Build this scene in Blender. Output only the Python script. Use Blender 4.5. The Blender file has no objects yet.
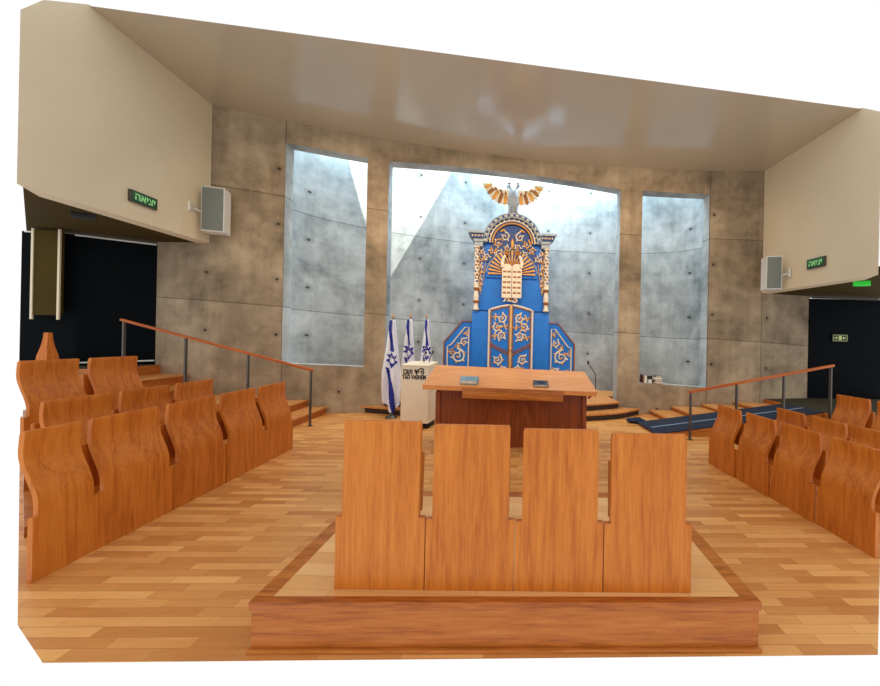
import bpy, bmesh, math, random
from math import sin, cos, pi, radians, sqrt, atan2
from mathutils import Vector, Matrix

random.seed(7)
SC = bpy.context.scene
COL = SC.collection

# ---------------------------------------------------------------- camera
CAM_H = 1.7
cam_data = bpy.data.cameras.new('camera')
cam = bpy.data.objects.new('camera', cam_data)
COL.objects.link(cam)
yaw, roll = radians(4.7), radians(1.2)
F = Vector((sin(yaw), cos(yaw), 0)); R0 = Vector((cos(yaw), -sin(yaw), 0)); U0 = Vector((0, 0, 1))
Rr = R0 * cos(roll) + U0 * sin(roll); Ur = U0 * cos(roll) - R0 * sin(roll)
m = Matrix((Rr, Ur, -F)).transposed().to_4x4()
m.translation = (0, 0, CAM_H)
cam.matrix_world = m
cam_data.sensor_width = 36
cam_data.lens = 36 * 340 / 880
cam_data.shift_x = -0.10335
cam_data.shift_y = -0.0027
cam_data.clip_end = 200
SC.camera = cam

# ---------------------------------------------------------------- light and exposure
SC.view_settings.view_transform = 'Standard'
SC.view_settings.look = 'None'
SC.view_settings.gamma = 1.0
SC.view_settings.use_curve_mapping = False
SC.view_settings.exposure = 0.0

w = bpy.data.worlds.new('bright_overcast'); SC.world = w; w.use_nodes = True
w.node_tree.nodes['Background'].inputs[0].default_value = (1, 1, 1, 1)
w.node_tree.nodes['Background'].inputs[1].default_value = 1.02


def area(name, loc, size, power, color, direction, spread=180):
    l = bpy.data.lights.new(name, 'AREA'); l.shape = 'RECTANGLE'
    l.size, l.size_y = size; l.energy = power; l.color = color; l.spread = radians(spread)
    o = bpy.data.objects.new(name, l); COL.objects.link(o); o.location = loc
    o.rotation_euler = Vector(direction).to_track_quat('-Z', 'Y').to_euler()
    return o


COOL = (.62, .83, 1.0)
WARM = (1.0, .74, .45)
area('skylight_left', (-3.9, 8.95, 7.45), (1.8, .7), 140, COOL, (0, .1, -1))
area('skylight_centre', (0.9, 9.2, 7.5), (4.2, 1.2), 500, COOL, (0, .05, -1))
area('skylight_right', (4.0, 8.95, 7.45), (1.8, .7), 140, COOL, (0, .1, -1))
# warm ceiling washer along the concrete wall
area('wall_washer', (0, 5.6, 5.5), (8.5, .3), 110, WARM, (0, .9, -.9), 130)
# sunlight that falls through the skylight
sun = bpy.data.lights.new('sunbeam', 'SPOT'); sun.energy = 420000; sun.color = (1, .97, .9)
sun.spot_size = radians(6.4); sun.spot_blend = .02; sun.shadow_soft_size = .12
so = bpy.data.objects.new('sunbeam', sun); COL.objects.link(so)
sd = Vector((-.46, .10, -.88)).normalized()
so.location = Vector((-2.9, 9.5, 5.2)) - sd * 34
so.rotation_euler = sd.to_track_quat('-Z', 'Y').to_euler()


# ---------------------------------------------------------------- helpers
def lin(r, g, b):
    f = lambda c: (c / 255 / 12.92) if c <= 10 else ((c / 255 + .055) / 1.055) ** 2.4
    return (f(r), f(g), f(b), 1)


def link(name, bm, mat, parent=None, smooth=40, loc=None, rot=None):
    if smooth:
        for f in bm.faces: f.smooth = True
        for e in bm.edges:
            if len(e.link_faces) == 2:
                if e.calc_face_angle(0) > radians(smooth): e.smooth = False
    me = bpy.data.meshes.new(name); bm.to_mesh(me); bm.free()
    for mm in (mat if isinstance(mat, (list, tuple)) else [mat]): me.materials.append(mm)
    o = bpy.data.objects.new(name, me); COL.objects.link(o)
    if parent: o.parent = parent
    if loc: o.location = loc
    if rot: o.rotation_euler = rot
    return o


def thing(name, label, cat, loc=(0, 0, 0), rot=(0, 0, 0), group=None):
    o = bpy.data.objects.new(name, None); COL.objects.link(o)
    o.empty_display_size = .2
    o.location = loc; o.rotation_euler = rot
    o['label'] = label; o['category'] = cat
    if group: o['group'] = group
    return o


def tag(o, label, cat, group=None):
    o['label'] = label; o['category'] = cat
    if group: o['group'] = group
    return o


def struct(name, bm, mat, **k):
    o = link(name, bm, mat, **k); o['kind'] = 'structure'; return o


def dup(root, loc, rot, label=None, scale=None):
    r = root.copy(); COL.objects.link(r); r.location = loc; r.rotation_euler = rot
    if label: r['label'] = label
    if scale: r.scale = scale
    for ch in list(root.children):
        c = ch.copy(); COL.objects.link(c); c.parent = r
        for g in ch.children:
            d = g.copy(); COL.objects.link(d); d.parent = c
    return r


def BM(): return bmesh.new()


def box(bm, x0, x1, y0, y1, z0, z1, bev=0.0, mi=0, M=None):
    vs = [bm.verts.new((x, y, z)) for x in (x0, x1) for y in (y0, y1) for z in (z0, z1)]
    idx = [(0, 1, 3, 2), (4, 6, 7, 5), (0, 4, 5, 1), (2, 3, 7, 6), (0, 2, 6, 4), (1, 5, 7, 3)]
    fs = [bm.faces.new([vs[i] for i in q]) for q in idx]
    for f in fs: f.material_index = mi
    if bev:
        es = list({e for f in fs for e in f.edges})
        r = bmesh.ops.bevel(bm, geom=es, offset=bev, segments=2, profile=.6, affect='EDGES')
        vs = list({v for f in r['faces'] for v in f.verts} | {v for v in vs if v.is_valid})
        for f in r['faces']: f.material_index = mi
    if M is not None: bmesh.ops.transform(bm, matrix=M, verts=[v for v in vs if v.is_valid])
    return vs


def prism(bm, pts, h0, h1, axis='z', mi=0):
    """polygon extruded along an axis; pts are 2-D (x,y) for z, (x,z) for y, (y,z) for x"""
    def P(a, b, h):
        return {'z': (a, b, h), 'y': (a, h, b), 'x': (h, a, b)}[axis]
    lo = [bm.verts.new(P(a, b, h0 if not callable(h0) else h0(a, b))) for a, b in pts]
    hi = [bm.verts.new(P(a, b, h1 if not callable(h1) else h1(a, b))) for a, b in pts]
    n = len(pts); fs = []
    fs.append(bm.faces.new(lo[::-1])); fs.append(bm.faces.new(hi))
    for i in range(n):
        fs.append(bm.faces.new((lo[i], lo[(i + 1) % n], hi[(i + 1) % n], hi[i])))
    for f in fs: f.material_index = mi
    bmesh.ops.recalc_face_normals(bm, faces=fs)
    return fs


def tube(bm, pts, r, n=8, mi=0, flat=1.0, closed=False):
    pts = [Vector(p) for p in pts]; N = len(pts); rings = []
    rr = r if isinstance(r, (list, tuple)) else [r] * N
    up = None
    for i, p in enumerate(pts):
        if closed: d = pts[(i + 1) % N] - pts[i - 1]
        else: d = pts[min(i + 1, N - 1)] - pts[max(i - 1, 0)]
        if d.length < 1e-9: d = Vector((0, 0, 1))
        d.normalize()
        ref = Vector((0, 1, 0)) if abs(d.y) < .9 else Vector((1, 0, 0))
        a = d.cross(ref).normalized(); b = d.cross(a).normalized()
        rings.append([bm.verts.new(p + (a * cos(2 * pi * k / n) + b * sin(2 * pi * k / n) * flat) * rr[i]) for k in range(n)])
    L = N if closed else N - 1
    fs = []
    for i in range(L):
        A, B = rings[i], rings[(i + 1) % N]
        for k in range(n):
            fs.append(bm.faces.new((A[k], A[(k + 1) % n], B[(k + 1) % n], B[k])))
    if not closed:
        fs.append(bm.faces.new(rings[0][::-1])); fs.append(bm.faces.new(rings[-1]))
    for f in fs: f.material_index = mi
    bmesh.ops.recalc_face_normals(bm, faces=fs)


def lathe(bm, prof, c=(0, 0), n=20, mi=0):
    """prof: (r, z) list around a vertical axis at c"""
    rings = [[bm.verts.new((c[0] + r * cos(2 * pi * k / n), c[1] + r * sin(2 * pi * k / n), z)) for k in range(n)] for r, z in prof]
    fs = []
    for A, B in zip(rings, rings[1:]):
        for k in range(n): fs.append(bm.faces.new((A[k], A[(k + 1) % n], B[(k + 1) % n], B[k])))
    fs.append(bm.faces.new(rings[0][::-1])); fs.append(bm.faces.new(rings[-1]))
    for f in fs: f.material_index = mi


def blob(bm, c, s, mi=0, seg=8, M=None):
    mm = Matrix.Translation(c) @ (M if M is not None else Matrix.Identity(4)) @ Matrix.Diagonal((s[0], s[1], s[2], 1))
    r = bmesh.ops.create_uvsphere(bm, u_segments=seg, v_segments=max(5, seg - 2), radius=1, matrix=mm)
    for v in r['verts']:
        for f in v.link_faces: f.material_index = mi


# ---------------------------------------------------------------- materials
class NT:
    def __init__(s, name):
        s.m = bpy.data.materials.new(name); s.m.use_nodes = True
        s.t = s.m.node_tree; s.b = s.t.nodes['Principled BSDF']

    def n(s, typ, **k):
        nd = s.t.nodes.new(typ)
        for a, v in k.items(): setattr(nd, a, v)
        return nd

    def l(s, a, b): s.t.links.new(a, b)

    def math(s, op, a, b=None, c=None):
        nd = s.n('ShaderNodeMath', operation=op)
        for i, v in enumerate((a, b, c)):
            if v is None: continue
            if isinstance(v, (int, float)): nd.inputs[i].default_value = v
            else: s.l(v, nd.inputs[i])
        return nd.outputs[0]

    def ramp(s, fac, stops):
        nd = s.n('ShaderNodeValToRGB'); cr = nd.color_ramp
        while len(cr.elements) < len(stops): cr.elements.new(.5)
        for e, (p, c) in zip(cr.elements, stops): e.position = p; e.color = c
        s.l(fac, nd.inputs[0]); return nd.outputs[0]

    def mix(s, fac, a, b, mode='MIX'):
        nd = s.n('ShaderNodeMix', data_type='RGBA', blend_type=mode)
        for i, v in ((0, fac), (6, a), (7, b)):
            if isinstance(v, (int, float, tuple)): nd.inputs[i].default_value = v
            else: s.l(v, nd.inputs[i])
        return nd.outputs[2]

    def noise(s, vec, scale, detail=4, rough=.55, dist=0):
        nd = s.n('ShaderNodeTexNoise'); nd.inputs['Scale'].default_value = scale
        nd.inputs['Detail'].default_value = detail; nd.inputs['Roughness'].default_value = rough
        nd.inputs['Distortion'].default_value = dist
        if vec is not None: s.l(vec, nd.inputs['Vector'])
        return nd.outputs['Fac']

    def coord(s, scale=(1, 1, 1), loc=(0, 0, 0)):
        tc = s.n('ShaderNodeTexCoord'); mp = s.n('ShaderNodeMapping')
        mp.inputs['Scale'].default_value = scale; mp.inputs['Location'].default_value = loc
        s.l(tc.outputs['Object'], mp.inputs['Vector']); return mp.outputs[0]

    def bump(s, h, strength=.3, dist=.01):
        nd = s.n('ShaderNodeBump'); nd.inputs['Strength'].default_value = strength
        nd.inputs['Distance'].default_value = dist; s.l(h, nd.inputs['Height']); s.l(nd.outputs[0], s.b.inputs['Normal'])


def plain(name, col, rough=.5, metal=0, noise=.12, scale=20, emit=0, spec=.5):
    t = NT(name)
    c = lin(*col)
    d = tuple(v * (1 - noise) for v in c[:3]) + (1,)
    u = tuple(min(1, v * (1 + noise)) for v in c[:3]) + (1,)
    col_o = t.ramp(t.noise(t.coord(), scale), [(.3, d), (.7, u)])
    t.l(col_o, t.b.inputs['Base Color'])
    t.b.inputs['Roughness'].default_value = rough; t.b.inputs['Metallic'].default_value = metal
    t.b.inputs['Specular IOR Level'].default_value = spec
    if emit:
        t.l(col_o, t.b.inputs['Emission Color']); t.b.inputs['Emission Strength'].default_value = emit
    return t.m


def wood(name, light, mid, dark, axis=2, rough=.35, contrast=1.0, scale=1.0):
    """veneer whose grain runs along the local axis"""
    t = NT(name)
    sc = [7 * scale] * 3; sc[axis] = .55 * scale
    oi = t.n('ShaderNodeObjectInfo')
    v = t.coord(tuple(sc))
    add = t.n('ShaderNodeVectorMath', operation='ADD'); t.l(v, add.inputs[0])
    cmb = t.n('ShaderNodeCombineXYZ')
    off = t.math('MULTIPLY', oi.outputs['Random'], 37)
    for i in range(3): t.l(off, cmb.inputs[i])
    t.l(cmb.outputs[0], add.inputs[1])
    big = t.noise(add.outputs[0], .55, 2, .5, .3)
    rings = t.math('FRACT', t.math('MULTIPLY', big, 7))
    rings = t.math('ABSOLUTE', t.math('SUBTRACT', rings, .5))
    fine = t.noise(add.outputs[0], 9, 3, .6)
    f = t.math('ADD', t.math('MULTIPLY', rings, .42), t.math('MULTIPLY', fine, .75))
    tone = t.math('MULTIPLY', t.math('SUBTRACT', oi.outputs['Random'], .5), .12)
    f = t.math('ADD', f, tone)
    col = t.ramp(f, [(.22, lin(*dark)), (.5, lin(*mid)), (.85, lin(*light))])
    t.l(col, t.b.inputs['Base Color'])
    t.b.inputs['Roughness'].default_value = rough
    t.b.inputs['Specular IOR Level'].default_value = .28
    t.bump(fine, .05, .003)
    return t.m


def parquet(name, c1, c2, bw, bh, rough=.28, rot=0.0):
    t = NT(name)
    tc = t.n('ShaderNodeTexCoord'); mp = t.n('ShaderNodeMapping')
    mp.inputs['Rotation'].default_value = (0, 0, rot)
    t.l(tc.outputs['Object'], mp.inputs[0]); v = mp.outputs[0]
    br = t.n('ShaderNodeTexBrick'); br.offset = .37; br.offset_frequency = 2
    t.l(v, br.inputs['Vector'])
    br.inputs['Color1'].default_value = (0, 0, 0, 1); br.inputs['Color2'].default_value = (1, 1, 1, 1)
    br.inputs['Mortar'].default_value = (.45, .45, .45, 1)
    br.inputs['Scale'].default_value = 1; br.inputs['Mortar Size'].default_value = .0012
    br.inputs['Mortar Smooth'].default_value = .1; br.inputs['Bias'].default_value = -.05
    br.inputs['Brick Width'].default_value = bw; br.inputs['Row Height'].default_value = bh
    mp2 = t.n('ShaderNodeMapping'); t.l(v, mp2.inputs[0]); mp2.inputs['Scale'].default_value = (2.2, 26, 1)
    g = t.noise(mp2.outputs[0], 1.6, 4, .6)
    blot = t.noise(v, 1.1, 3, .5)
    f = t.math('ADD', t.math('MULTIPLY', br.outputs['Color'], .62), t.math('MULTIPLY', g, .42))
    f = t.math('ADD', f, t.math('MULTIPLY', t.math('SUBTRACT', blot, .5), .35))
    mid = tuple((a + b) / 2 for a, b in zip(c1, c2))
    col = t.ramp(f, [(.1, lin(*c2)), (.5, lin(*mid)), (.95, lin(*c1))])
    col = t.mix(t.math('MULTIPLY', br.outputs['Fac'], .55), col, lin(95, 50, 20))
    t.l(col, t.b.inputs['Base Color'])
    t.l(t.math('ADD', rough, t.math('MULTIPLY', g, .15)), t.b.inputs['Roughness'])
    t.bump(br.outputs['Fac'], .15, .002)
    t.b.inputs['Specular IOR Level'].default_value = .45
    return t.m


def concrete(name, joints_x=(), base=((92, 80, 64), (144, 126, 102), (182, 164, 136)), seed=0):
    t = NT(name)
    v = t.coord((1, 1, 1), (seed, seed, 0))
    geo = t.n('ShaderNodeTexCoord'); sp = t.n('ShaderNodeSeparateXYZ'); t.l(geo.outputs['Object'], sp.inputs[0])
    X, Y, Z = sp.outputs
    zz = t.math('ADD', Z, t.math('MULTIPLY', X, .05))
    big = t.noise(v, .75, 5, .6, .4)
    med = t.noise(v, 3.2, 6, .65, .2)
    # vertical runs and horizontal board bands
    mv = t.n('ShaderNodeMapping'); t.l(v, mv.inputs[0]); mv.inputs['Scale'].default_value = (5, 5, .35)
    runs = t.noise(mv.outputs[0], 1.3, 5, .6)
    mh = t.n('ShaderNodeMapping'); t.l(v, mh.inputs[0]); mh.inputs['Scale'].default_value = (.5, .5, 6)
    bands = t.noise(mh.outputs[0], 1.1, 4, .6)
    f = t.math('ADD', t.math('MULTIPLY', big, .58), t.math('MULTIPLY', med, .28))
    f = t.math('ADD', f, t.math('MULTIPLY', runs, .14))
    f = t.math('ADD', f, t.math('MULTIPLY', bands, .06))
    # each pour has a slightly different tone
    low = t.math('LESS_THAN', zz, 2.08); midp = t.math('LESS_THAN', zz, 4.45)
    f = t.math('ADD', f, t.math('MULTIPLY', low, .05)); f = t.math('SUBTRACT', f, t.math('MULTIPLY', midp, .03))
    col = t.ramp(f, [(.36, lin(*base[0])), (.52, lin(*base[1])), (.68, lin(*base[2]))])
    def line(val, at, wdt): return t.math('LESS_THAN', t.math('ABSOLUTE', t.math('SUBTRACT', val, at)), wdt)
    wob = t.math('ADD', zz, t.math('MULTIPLY', t.math('SUBTRACT', med, .5), .015))
    d = t.math('MAXIMUM', line(wob, 2.08, .011), line(wob, 4.45, .011))
    for jx in joints_x: d = t.math('MAXIMUM', d, line(X, jx, .010))
    # tie holes
    fx = t.math('SUBTRACT', t.math('FRACT', t.math('ADD', t.math('DIVIDE', X, 1.22), .46)), .5)
    fz = t.math('SUBTRACT', t.math('FRACT', t.math('ADD', t.math('DIVIDE', zz, 1.18), .25)), .5)
    r2 = t.math('ADD', t.math('POWER', t.math('MULTIPLY', fx, 1.22), 2), t.math('POWER', t.math('MULTIPLY', fz, 1.18), 2))
    gn = t.n('ShaderNodeNewGeometry'); sn = t.n('ShaderNodeSeparateXYZ'); t.l(gn.outputs['True Normal'], sn.inputs[0])
    # tie holes exist only on the broad faces, not in the narrow reveals
    face = t.math('LESS_THAN', t.math('ABSOLUTE', sn.outputs[0]), .93) if seed == 0 else 1.0
    r2 = t.math('ADD', r2, t.math('MULTIPLY', t.math('SUBTRACT', 1.0, face), 9.0))
    hole = t.math('LESS_THAN', r2, .0011)
    halo = t.math('MULTIPLY', t.math('LESS_THAN', r2, .008), .16)
    d2 = t.math('MAXIMUM', t.math('MULTIPLY', d, .5), t.math('MAXIMUM', t.math('MULTIPLY', hole, .85), halo))
    col = t.mix(d2, col, lin(38, 34, 30))
    t.l(col, t.b.inputs['Base Color'])
    t.b.inputs['Roughness'].default_value = .78
    t.b.inputs['Specular IOR Level'].default_value = .3
    h = t.math('SUBTRACT', med, t.math('MULTIPLY', t.math('MAXIMUM', d, hole), 1.5))
    t.bump(h, .25, .01)
    return t.m


M_floor = parquet('parquet_floor', (240, 180, 108), (188, 118, 56), .44, .07, rot=radians(3))
M_deck = parquet('platform_parquet', (240, 188, 124), (214, 150, 86), .6, .11, rot=radians(3))
M_pew = wood('pew_veneer', (216, 134, 52), (198, 112, 38), (168, 86, 22), 2, .36)
M_trim = wood('oak_trim', (206, 136, 66), (182, 106, 42), (140, 72, 24), 0, .35)
M_riser = wood('riser_wood', (198, 122, 54), (176, 96, 34), (130, 62, 18), 0, .35)
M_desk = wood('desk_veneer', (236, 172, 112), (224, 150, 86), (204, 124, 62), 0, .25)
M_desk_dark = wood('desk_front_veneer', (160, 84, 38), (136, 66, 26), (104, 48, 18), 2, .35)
M_step = wood('stair_oak', (226, 164, 100), (206, 140, 78), (176, 108, 52), 1, .35)
M_concrete = concrete('board_concrete', (-4.72, 4.83, 6.0))
M_concrete_in = concrete('niche_concrete_lit', (), ((104, 110, 110), (156, 160, 158), (192, 196, 194)), 3)  # greyer, paler copy of the wall concrete, with niche daylight in its colour
M_ceiling = plain('ceiling_paint', (190, 178, 156), .19, noise=.03, scale=.6, spec=.6)
M_wall = plain('cream_plaster', (222, 208, 178), .7, noise=.03, scale=1.2)
M_gallery = plain('gallery_carpet', (64, 60, 44), .9, noise=.15, scale=8, spec=.1)
M_olive = plain('olive_paint', (66, 52, 10), .8, noise=.1, scale=2, spec=.15)
M_black = plain('navy_curtain', (4, 9, 13), .9, noise=.3, scale=3, spec=.12)
M_steel = plain('dark_steel', (96, 90, 84), .35, .7)
M_rail = wood('rail_wood', (206, 116, 48), (180, 90, 30), (144, 64, 18), 0, .3)
M_white = plain('white_plastic', (220, 218, 210), .5, noise=.03)
M_grille = plain('grey_grille', (112, 116, 108), .6, .2, noise=.25, scale=90)
M_green_dark = plain('sign_green', (22, 84, 46), .4, noise=.05)
M_green_lit = plain('sign_letters', (150, 220, 140), .4, emit=.2, noise=.02)
M_blue = plain('ark_blue', (0, 112, 208), .45, noise=.10, scale=6)
M_blue2 = plain('ark_deep_blue', (14, 62, 128), .5, noise=.2, scale=12)
M_gold = plain('ark_gold', (208, 150, 68), .4, .25, noise=.25, scale=30)
M_golddark = plain('ark_old_gold', (150, 96, 40), .45, .2, noise=.3, scale=30)
M_ivory = plain('ark_ivory', (226, 214, 192), .5, noise=.12, scale=25)
M_silver = plain('ark_silver_grey', (150, 160, 168), .45, .1, noise=.3, scale=25)
M_stone = plain('lectern_cream', (232, 218, 190), .5, noise=.03, scale=4)
M_ink = plain('black_ink', (16, 14, 12), .5, noise=0.0)
M_flagw = plain('flag_white', (226, 228, 238), .8, noise=.04)
M_flagb = plain('flag_blue', (28, 40, 140), .8, noise=.1)
M_carpet = plain('navy_carpet', (18, 28, 48), .9, noise=.3, scale=40)
M_line = plain('grey_strip', (120, 140, 160), .6)
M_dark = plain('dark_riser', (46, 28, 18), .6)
M_navy = plain('navy_cloth', (14, 26, 60), .8, noise=.2)
M_bookblue = plain('book_blue_grey', (120, 150, 164), .5, noise=.2)
M_bookdark = plain('book_dark', (56, 62, 72), .5, noise=.2)
M_paper = plain('paper_pages', (224, 214, 192), .8)
M_maroon = plain('book_maroon', (90, 32, 34), .6)
M_tan = plain('book_tan', (190, 150, 110), .6)


M_ceiling.node_tree.nodes['Principled BSDF'].inputs['Coat Weight'].default_value = .6
M_ceiling.node_tree.nodes['Principled BSDF'].inputs['Coat Roughness'].default_value = .12


# ---------------------------------------------------------------- the setting
def back_y(x): return 8.12 - (x - .05) ** 2 / 54.0
def ceil_z(x, y=0): return 6.06 - .05 * x
def head_z(x): return 5.55 - .06 * x
def sill_z(x): return .89 - .045 * x


bm = BM()
prism(bm, [(-2.31, 1.934), (2.105, 1.716), (3.02, 2.46), (9.3, 7.6), (9.3, 8.3), (4.9, 9.4), (0, 10.6), (-4.9, 9.4), (-9.4, 8.3), (-9.4, 7.46), (-2.75, 2.19)], -.06, 0)
for v in bm.verts:
    if v.co.z < -.01: v.co.y += .12
struct('floor', bm, M_floor, smooth=0)

# ceiling, gently falling to the right
N = 24
bm = BM()
xs = [-6.0 + 12.0 * i / N for i in range(N + 1)]
pts = [(-6.25, 5.38), (6.25, 5.31), (6.25, back_y(6) + .4)] + [(x, back_y(x) + .45) for x in xs[::-1]] + [(-6.25, back_y(-6) + .4)]
prism(bm, pts, lambda a, b: ceil_z(a), lambda a, b: ceil_z(a) + .25)
for v in bm.verts:                       # the slab thins to a feathered front edge
    if v.co.y < 5.5 and v.co.z > ceil_z(v.co.x) + .1: v.co.y += .45
struct('ceiling', bm, M_ceiling, smooth=0)

# curved concrete front wall with three openings
TH = .28
bm = BM()


def wall_piece(x0, x1, zl, zh, n=10):
    for i in range(n):
        a = x0 + (x1 - x0) * i / n; b = x0 + (x1 - x0) * (i + 1) / n
        q = []
        for x in (a, b):
            for dy in (0, TH):
                for zf in (zl, zh): q.append(bm.verts.new((x, back_y(x) + dy, zf(x))))
        # q: a-front-lo,a-front-hi,a-back-lo,a-back-hi,b...
        fs = [(q[0], q[4], q[5], q[1]), (q[2], q[3], q[7], q[6]), (q[1], q[5], q[7], q[3]), (q[0], q[2], q[6], q[4])]
        if i == 0: fs.append((q[0], q[1], q[3], q[2]))
        if i == n - 1: fs.append((q[4], q[6], q[7], q[5]))
        for f in fs: bm.faces.new(f)


Z0 = lambda x: 0.0
TOP = lambda x: ceil_z(x)
wall_piece(-6.0, -4.72, Z0, TOP, 4)
wall_piece(-4.72, -3.12, Z0, sill_z); wall_piece(-4.72, -3.12, head_z, TOP)
wall_piece(-3.12, -2.67, Z0, TOP, 3)
wall_piece(-2.67, 2.75, lambda x: head_z(x) + .15 * (1 - ((x - .04) / 2.71) ** 2), TOP, 20)
wall_piece(2.75, 3.27, Z0, TOP, 3)
wall_piece(3.27, 4.82, Z0, sill_z); wall_piece(3.27, 4.82, head_z, TOP)
wall_piece(4.82, 6.0, Z0, TOP, 4)
bmesh.ops.remove_doubles(bm, verts=bm.verts, dist=.0005)
bmesh.ops.recalc_face_normals(bm, faces=bm.faces)
# returns below the side galleries
prism(bm, [(-7.1, 7.58), (-6.0, back_y(-6)), (-6.0, back_y(-6) + .4), (-7.1, 7.98)], 0, 3.56)
prism(bm, [(6.0, back_y(6)), (7.38, 7.66), (7.38, 8.0), (6.0, back_y(6) + .4)], 0, 2.92)
for f in bm.faces:                       # reveals and soffits take the paler concrete, so skylight brightness is painted on
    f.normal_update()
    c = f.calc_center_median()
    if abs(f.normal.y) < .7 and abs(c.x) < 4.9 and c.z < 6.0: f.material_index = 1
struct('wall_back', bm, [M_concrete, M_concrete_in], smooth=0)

# apse wall behind the openings, open to the sky at its top
bm = BM()
n = 48; rows = []
for i in range(n + 1):
    a = pi * i / n
    x = -5.12 * cos(a); y = 8.1 + 1.95 * sin(a) ** .9 if 0 < i < n else 8.1
    rows.append((x, y))
pi_, po_ = [], []
for (x, y) in rows:
    pi_.append((bm.verts.new((x, y, 0)), bm.verts.new((x, y, 7.3 - .05 * x))))
    s = 1.06
    po_.append((bm.verts.new((x * s, 8.1 + (y - 8.1) * 1.12, 0)), bm.verts.new((x * s, 8.1 + (y - 8.1) * 1.12, 7.3 - .05 * x))))
for i in range(n):
    bm.faces.new((pi_[i][0], pi_[i + 1][0], pi_[i + 1][1], pi_[i][1]))
    bm.faces.new((po_[i][0], po_[i][1], po_[i + 1][1], po_[i + 1][0]))
    bm.faces.new((pi_[i][1], pi_[i + 1][1], po_[i + 1][1], po_[i][1]))
bmesh.ops.recalc_face_normals(bm, faces=bm.faces)
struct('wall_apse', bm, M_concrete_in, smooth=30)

# unseen slabs added over the light shaft to cut the sunbeam to a patch, and the parapet above the lintel
bm = BM(); box(bm, -.95, 5.4, 8.2, 10.9, 7.55, 7.75); box(bm, -5.6, -.95, 8.2, 9.15, 7.55, 7.75)
struct('sun_mask_slabs', bm, M_concrete_in, smooth=0)
bm = BM(); prism(bm, [(-6.2, 8.1), (6.2, 8.1), (6.2, 8.5), (-6.2, 8.5)], 6.2, 7.3)
struct('trim_2', bm, M_concrete_in, smooth=0)

# upper side walls (they float above the galleries)
bm = BM()
prism(bm, [(4.69, 3.5), (7.5, 3.55), (7.5, ceil_z(-6) + .02), (5.38, ceil_z(-6) + .02), (4.9, 5.97), (4.69, 5.64)], -6.26, -6.0, 'x')
for v in bm.verts:
    if v.co.x < -6.1 and v.co.y < 6: v.co.y += .42
struct('wall_left', bm, M_wall, smooth=0)
bm = BM()
prism(bm, [(5.0, 2.88), (7.6, 2.92), (7.6, ceil_z(6) + .02), (5.31, ceil_z(6) + .02), (5.0, 5.5)], 6.0, 6.26, 'x')
for v in bm.verts:
    if v.co.x > 6.1 and v.co.y < 6: v.co.y += .42
struct('wall_right', bm, M_wall, smooth=0)
# gallery ceilings
bm = BM(); prism(bm, [(-6.26, 4.95), (-6.26, 7.9), (-9.3, 7.9), (-9.3, 7.42)], 3.56, 3.7)
struct('ceiling_left', bm, M_olive, smooth=0)
bm = BM(); prism(bm, [(6.26, 5.0), (6.26, 8.0), (9.4, 8.0), (9.4, 7.55)], 2.93, 3.07)
struct('ceiling_right', bm, M_olive, smooth=0)
# dark curtained ends of the galleries
bm = BM()
for a, b in (((-7.1, 7.6), (-8.03, 7.09)), ((-8.03, 7.09), (-8.83, 6.98))):
    prism(bm, [a, b, (b[0] - .02, b[1] + .12), (a[0], a[1] + .12)], 1.02, 3.52)
struct('door_1', bm, M_black, smooth=0)
bm = BM()
tube(bm, [(-7.1, 7.56, 3.50), (-8.03, 7.05, 3.50)], .014, 6)
tube(bm, [(-7.1, 7.56, 1.13), (-8.03, 7.05, 1.10)], .016, 6)
tube(bm, [(-8.25, 6.98, 3.50), (-8.74, 6.945, 3.50)], .014, 6)
struct('trim_3', bm, M_white)
bm = BM(); prism(bm, [(7.37, 7.64), (9.3, 7.58), (9.3, 7.7), (7.37, 7.76)], .3, 2.86)
struct('door_2', bm, M_black, smooth=0)
bm = BM(); box(bm, 7.37, 9.28, 7.54, 7.58, 2.855, 2.885)
struct('trim_4', bm, M_steel)
# hanging olive panel with pale edges
bm = BM(); box(bm, -8.48, -8.05, 6.86, 6.92, 1.98, 3.52)
op = struct('trim_5', bm, M_olive, smooth=0)
bm = BM(); box(bm, -8.075, -8.04, 6.845, 6.87, 1.9, 3.54); box(bm, -8.51, -8.475, 6.845, 6.87, 1.9, 3.54)
e5 = struct('trim_6', bm, M_wall, smooth=0)

# raised seating tiers and gallery landings
bm = BM(); prism(bm, [(-3.86, 3.1), (-3.86, 6.45), (-4.72, 6.45), (-4.72, 3.78)], 0, .09)
prism(bm, [(-4.72, 3.78), (-4.72, 6.45), (-7.9, 6.45), (-7.9, 6.3)], 0, .37)
struct('floor_left_tier', bm, M_trim, smooth=0)
bm = BM(); prism(bm, [(4.55, 3.75), (4.55, 5.35), (6.6, 5.35)], 0, .16)
struct('floor_right_tier', bm, M_trim, smooth=0)
bm = BM(); prism(bm, [(-6.98, 6.46), (-6.98, 8.0), (-9.2, 8.0), (-9.2, 7.4), (-8.0, 6.46)], 0, 1.05)
for f in bm.faces:
    f.normal_update()
    if f.normal.z > .5: f.material_index = 1
struct('floor_left_landing', bm, [M_trim, M_gallery], smooth=0)
bm = BM(); prism(bm, [(6.12, 5.4), (6.12, 7.95), (9.3, 7.95), (9.3, 7.6), (6.6, 5.4)], 0, .45)
for f in bm.faces:
    f.normal_update()
    if f.normal.z > .5: f.material_index = 1
struct('floor_right_landing', bm, [M_trim, M_gallery], smooth=0)


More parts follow.
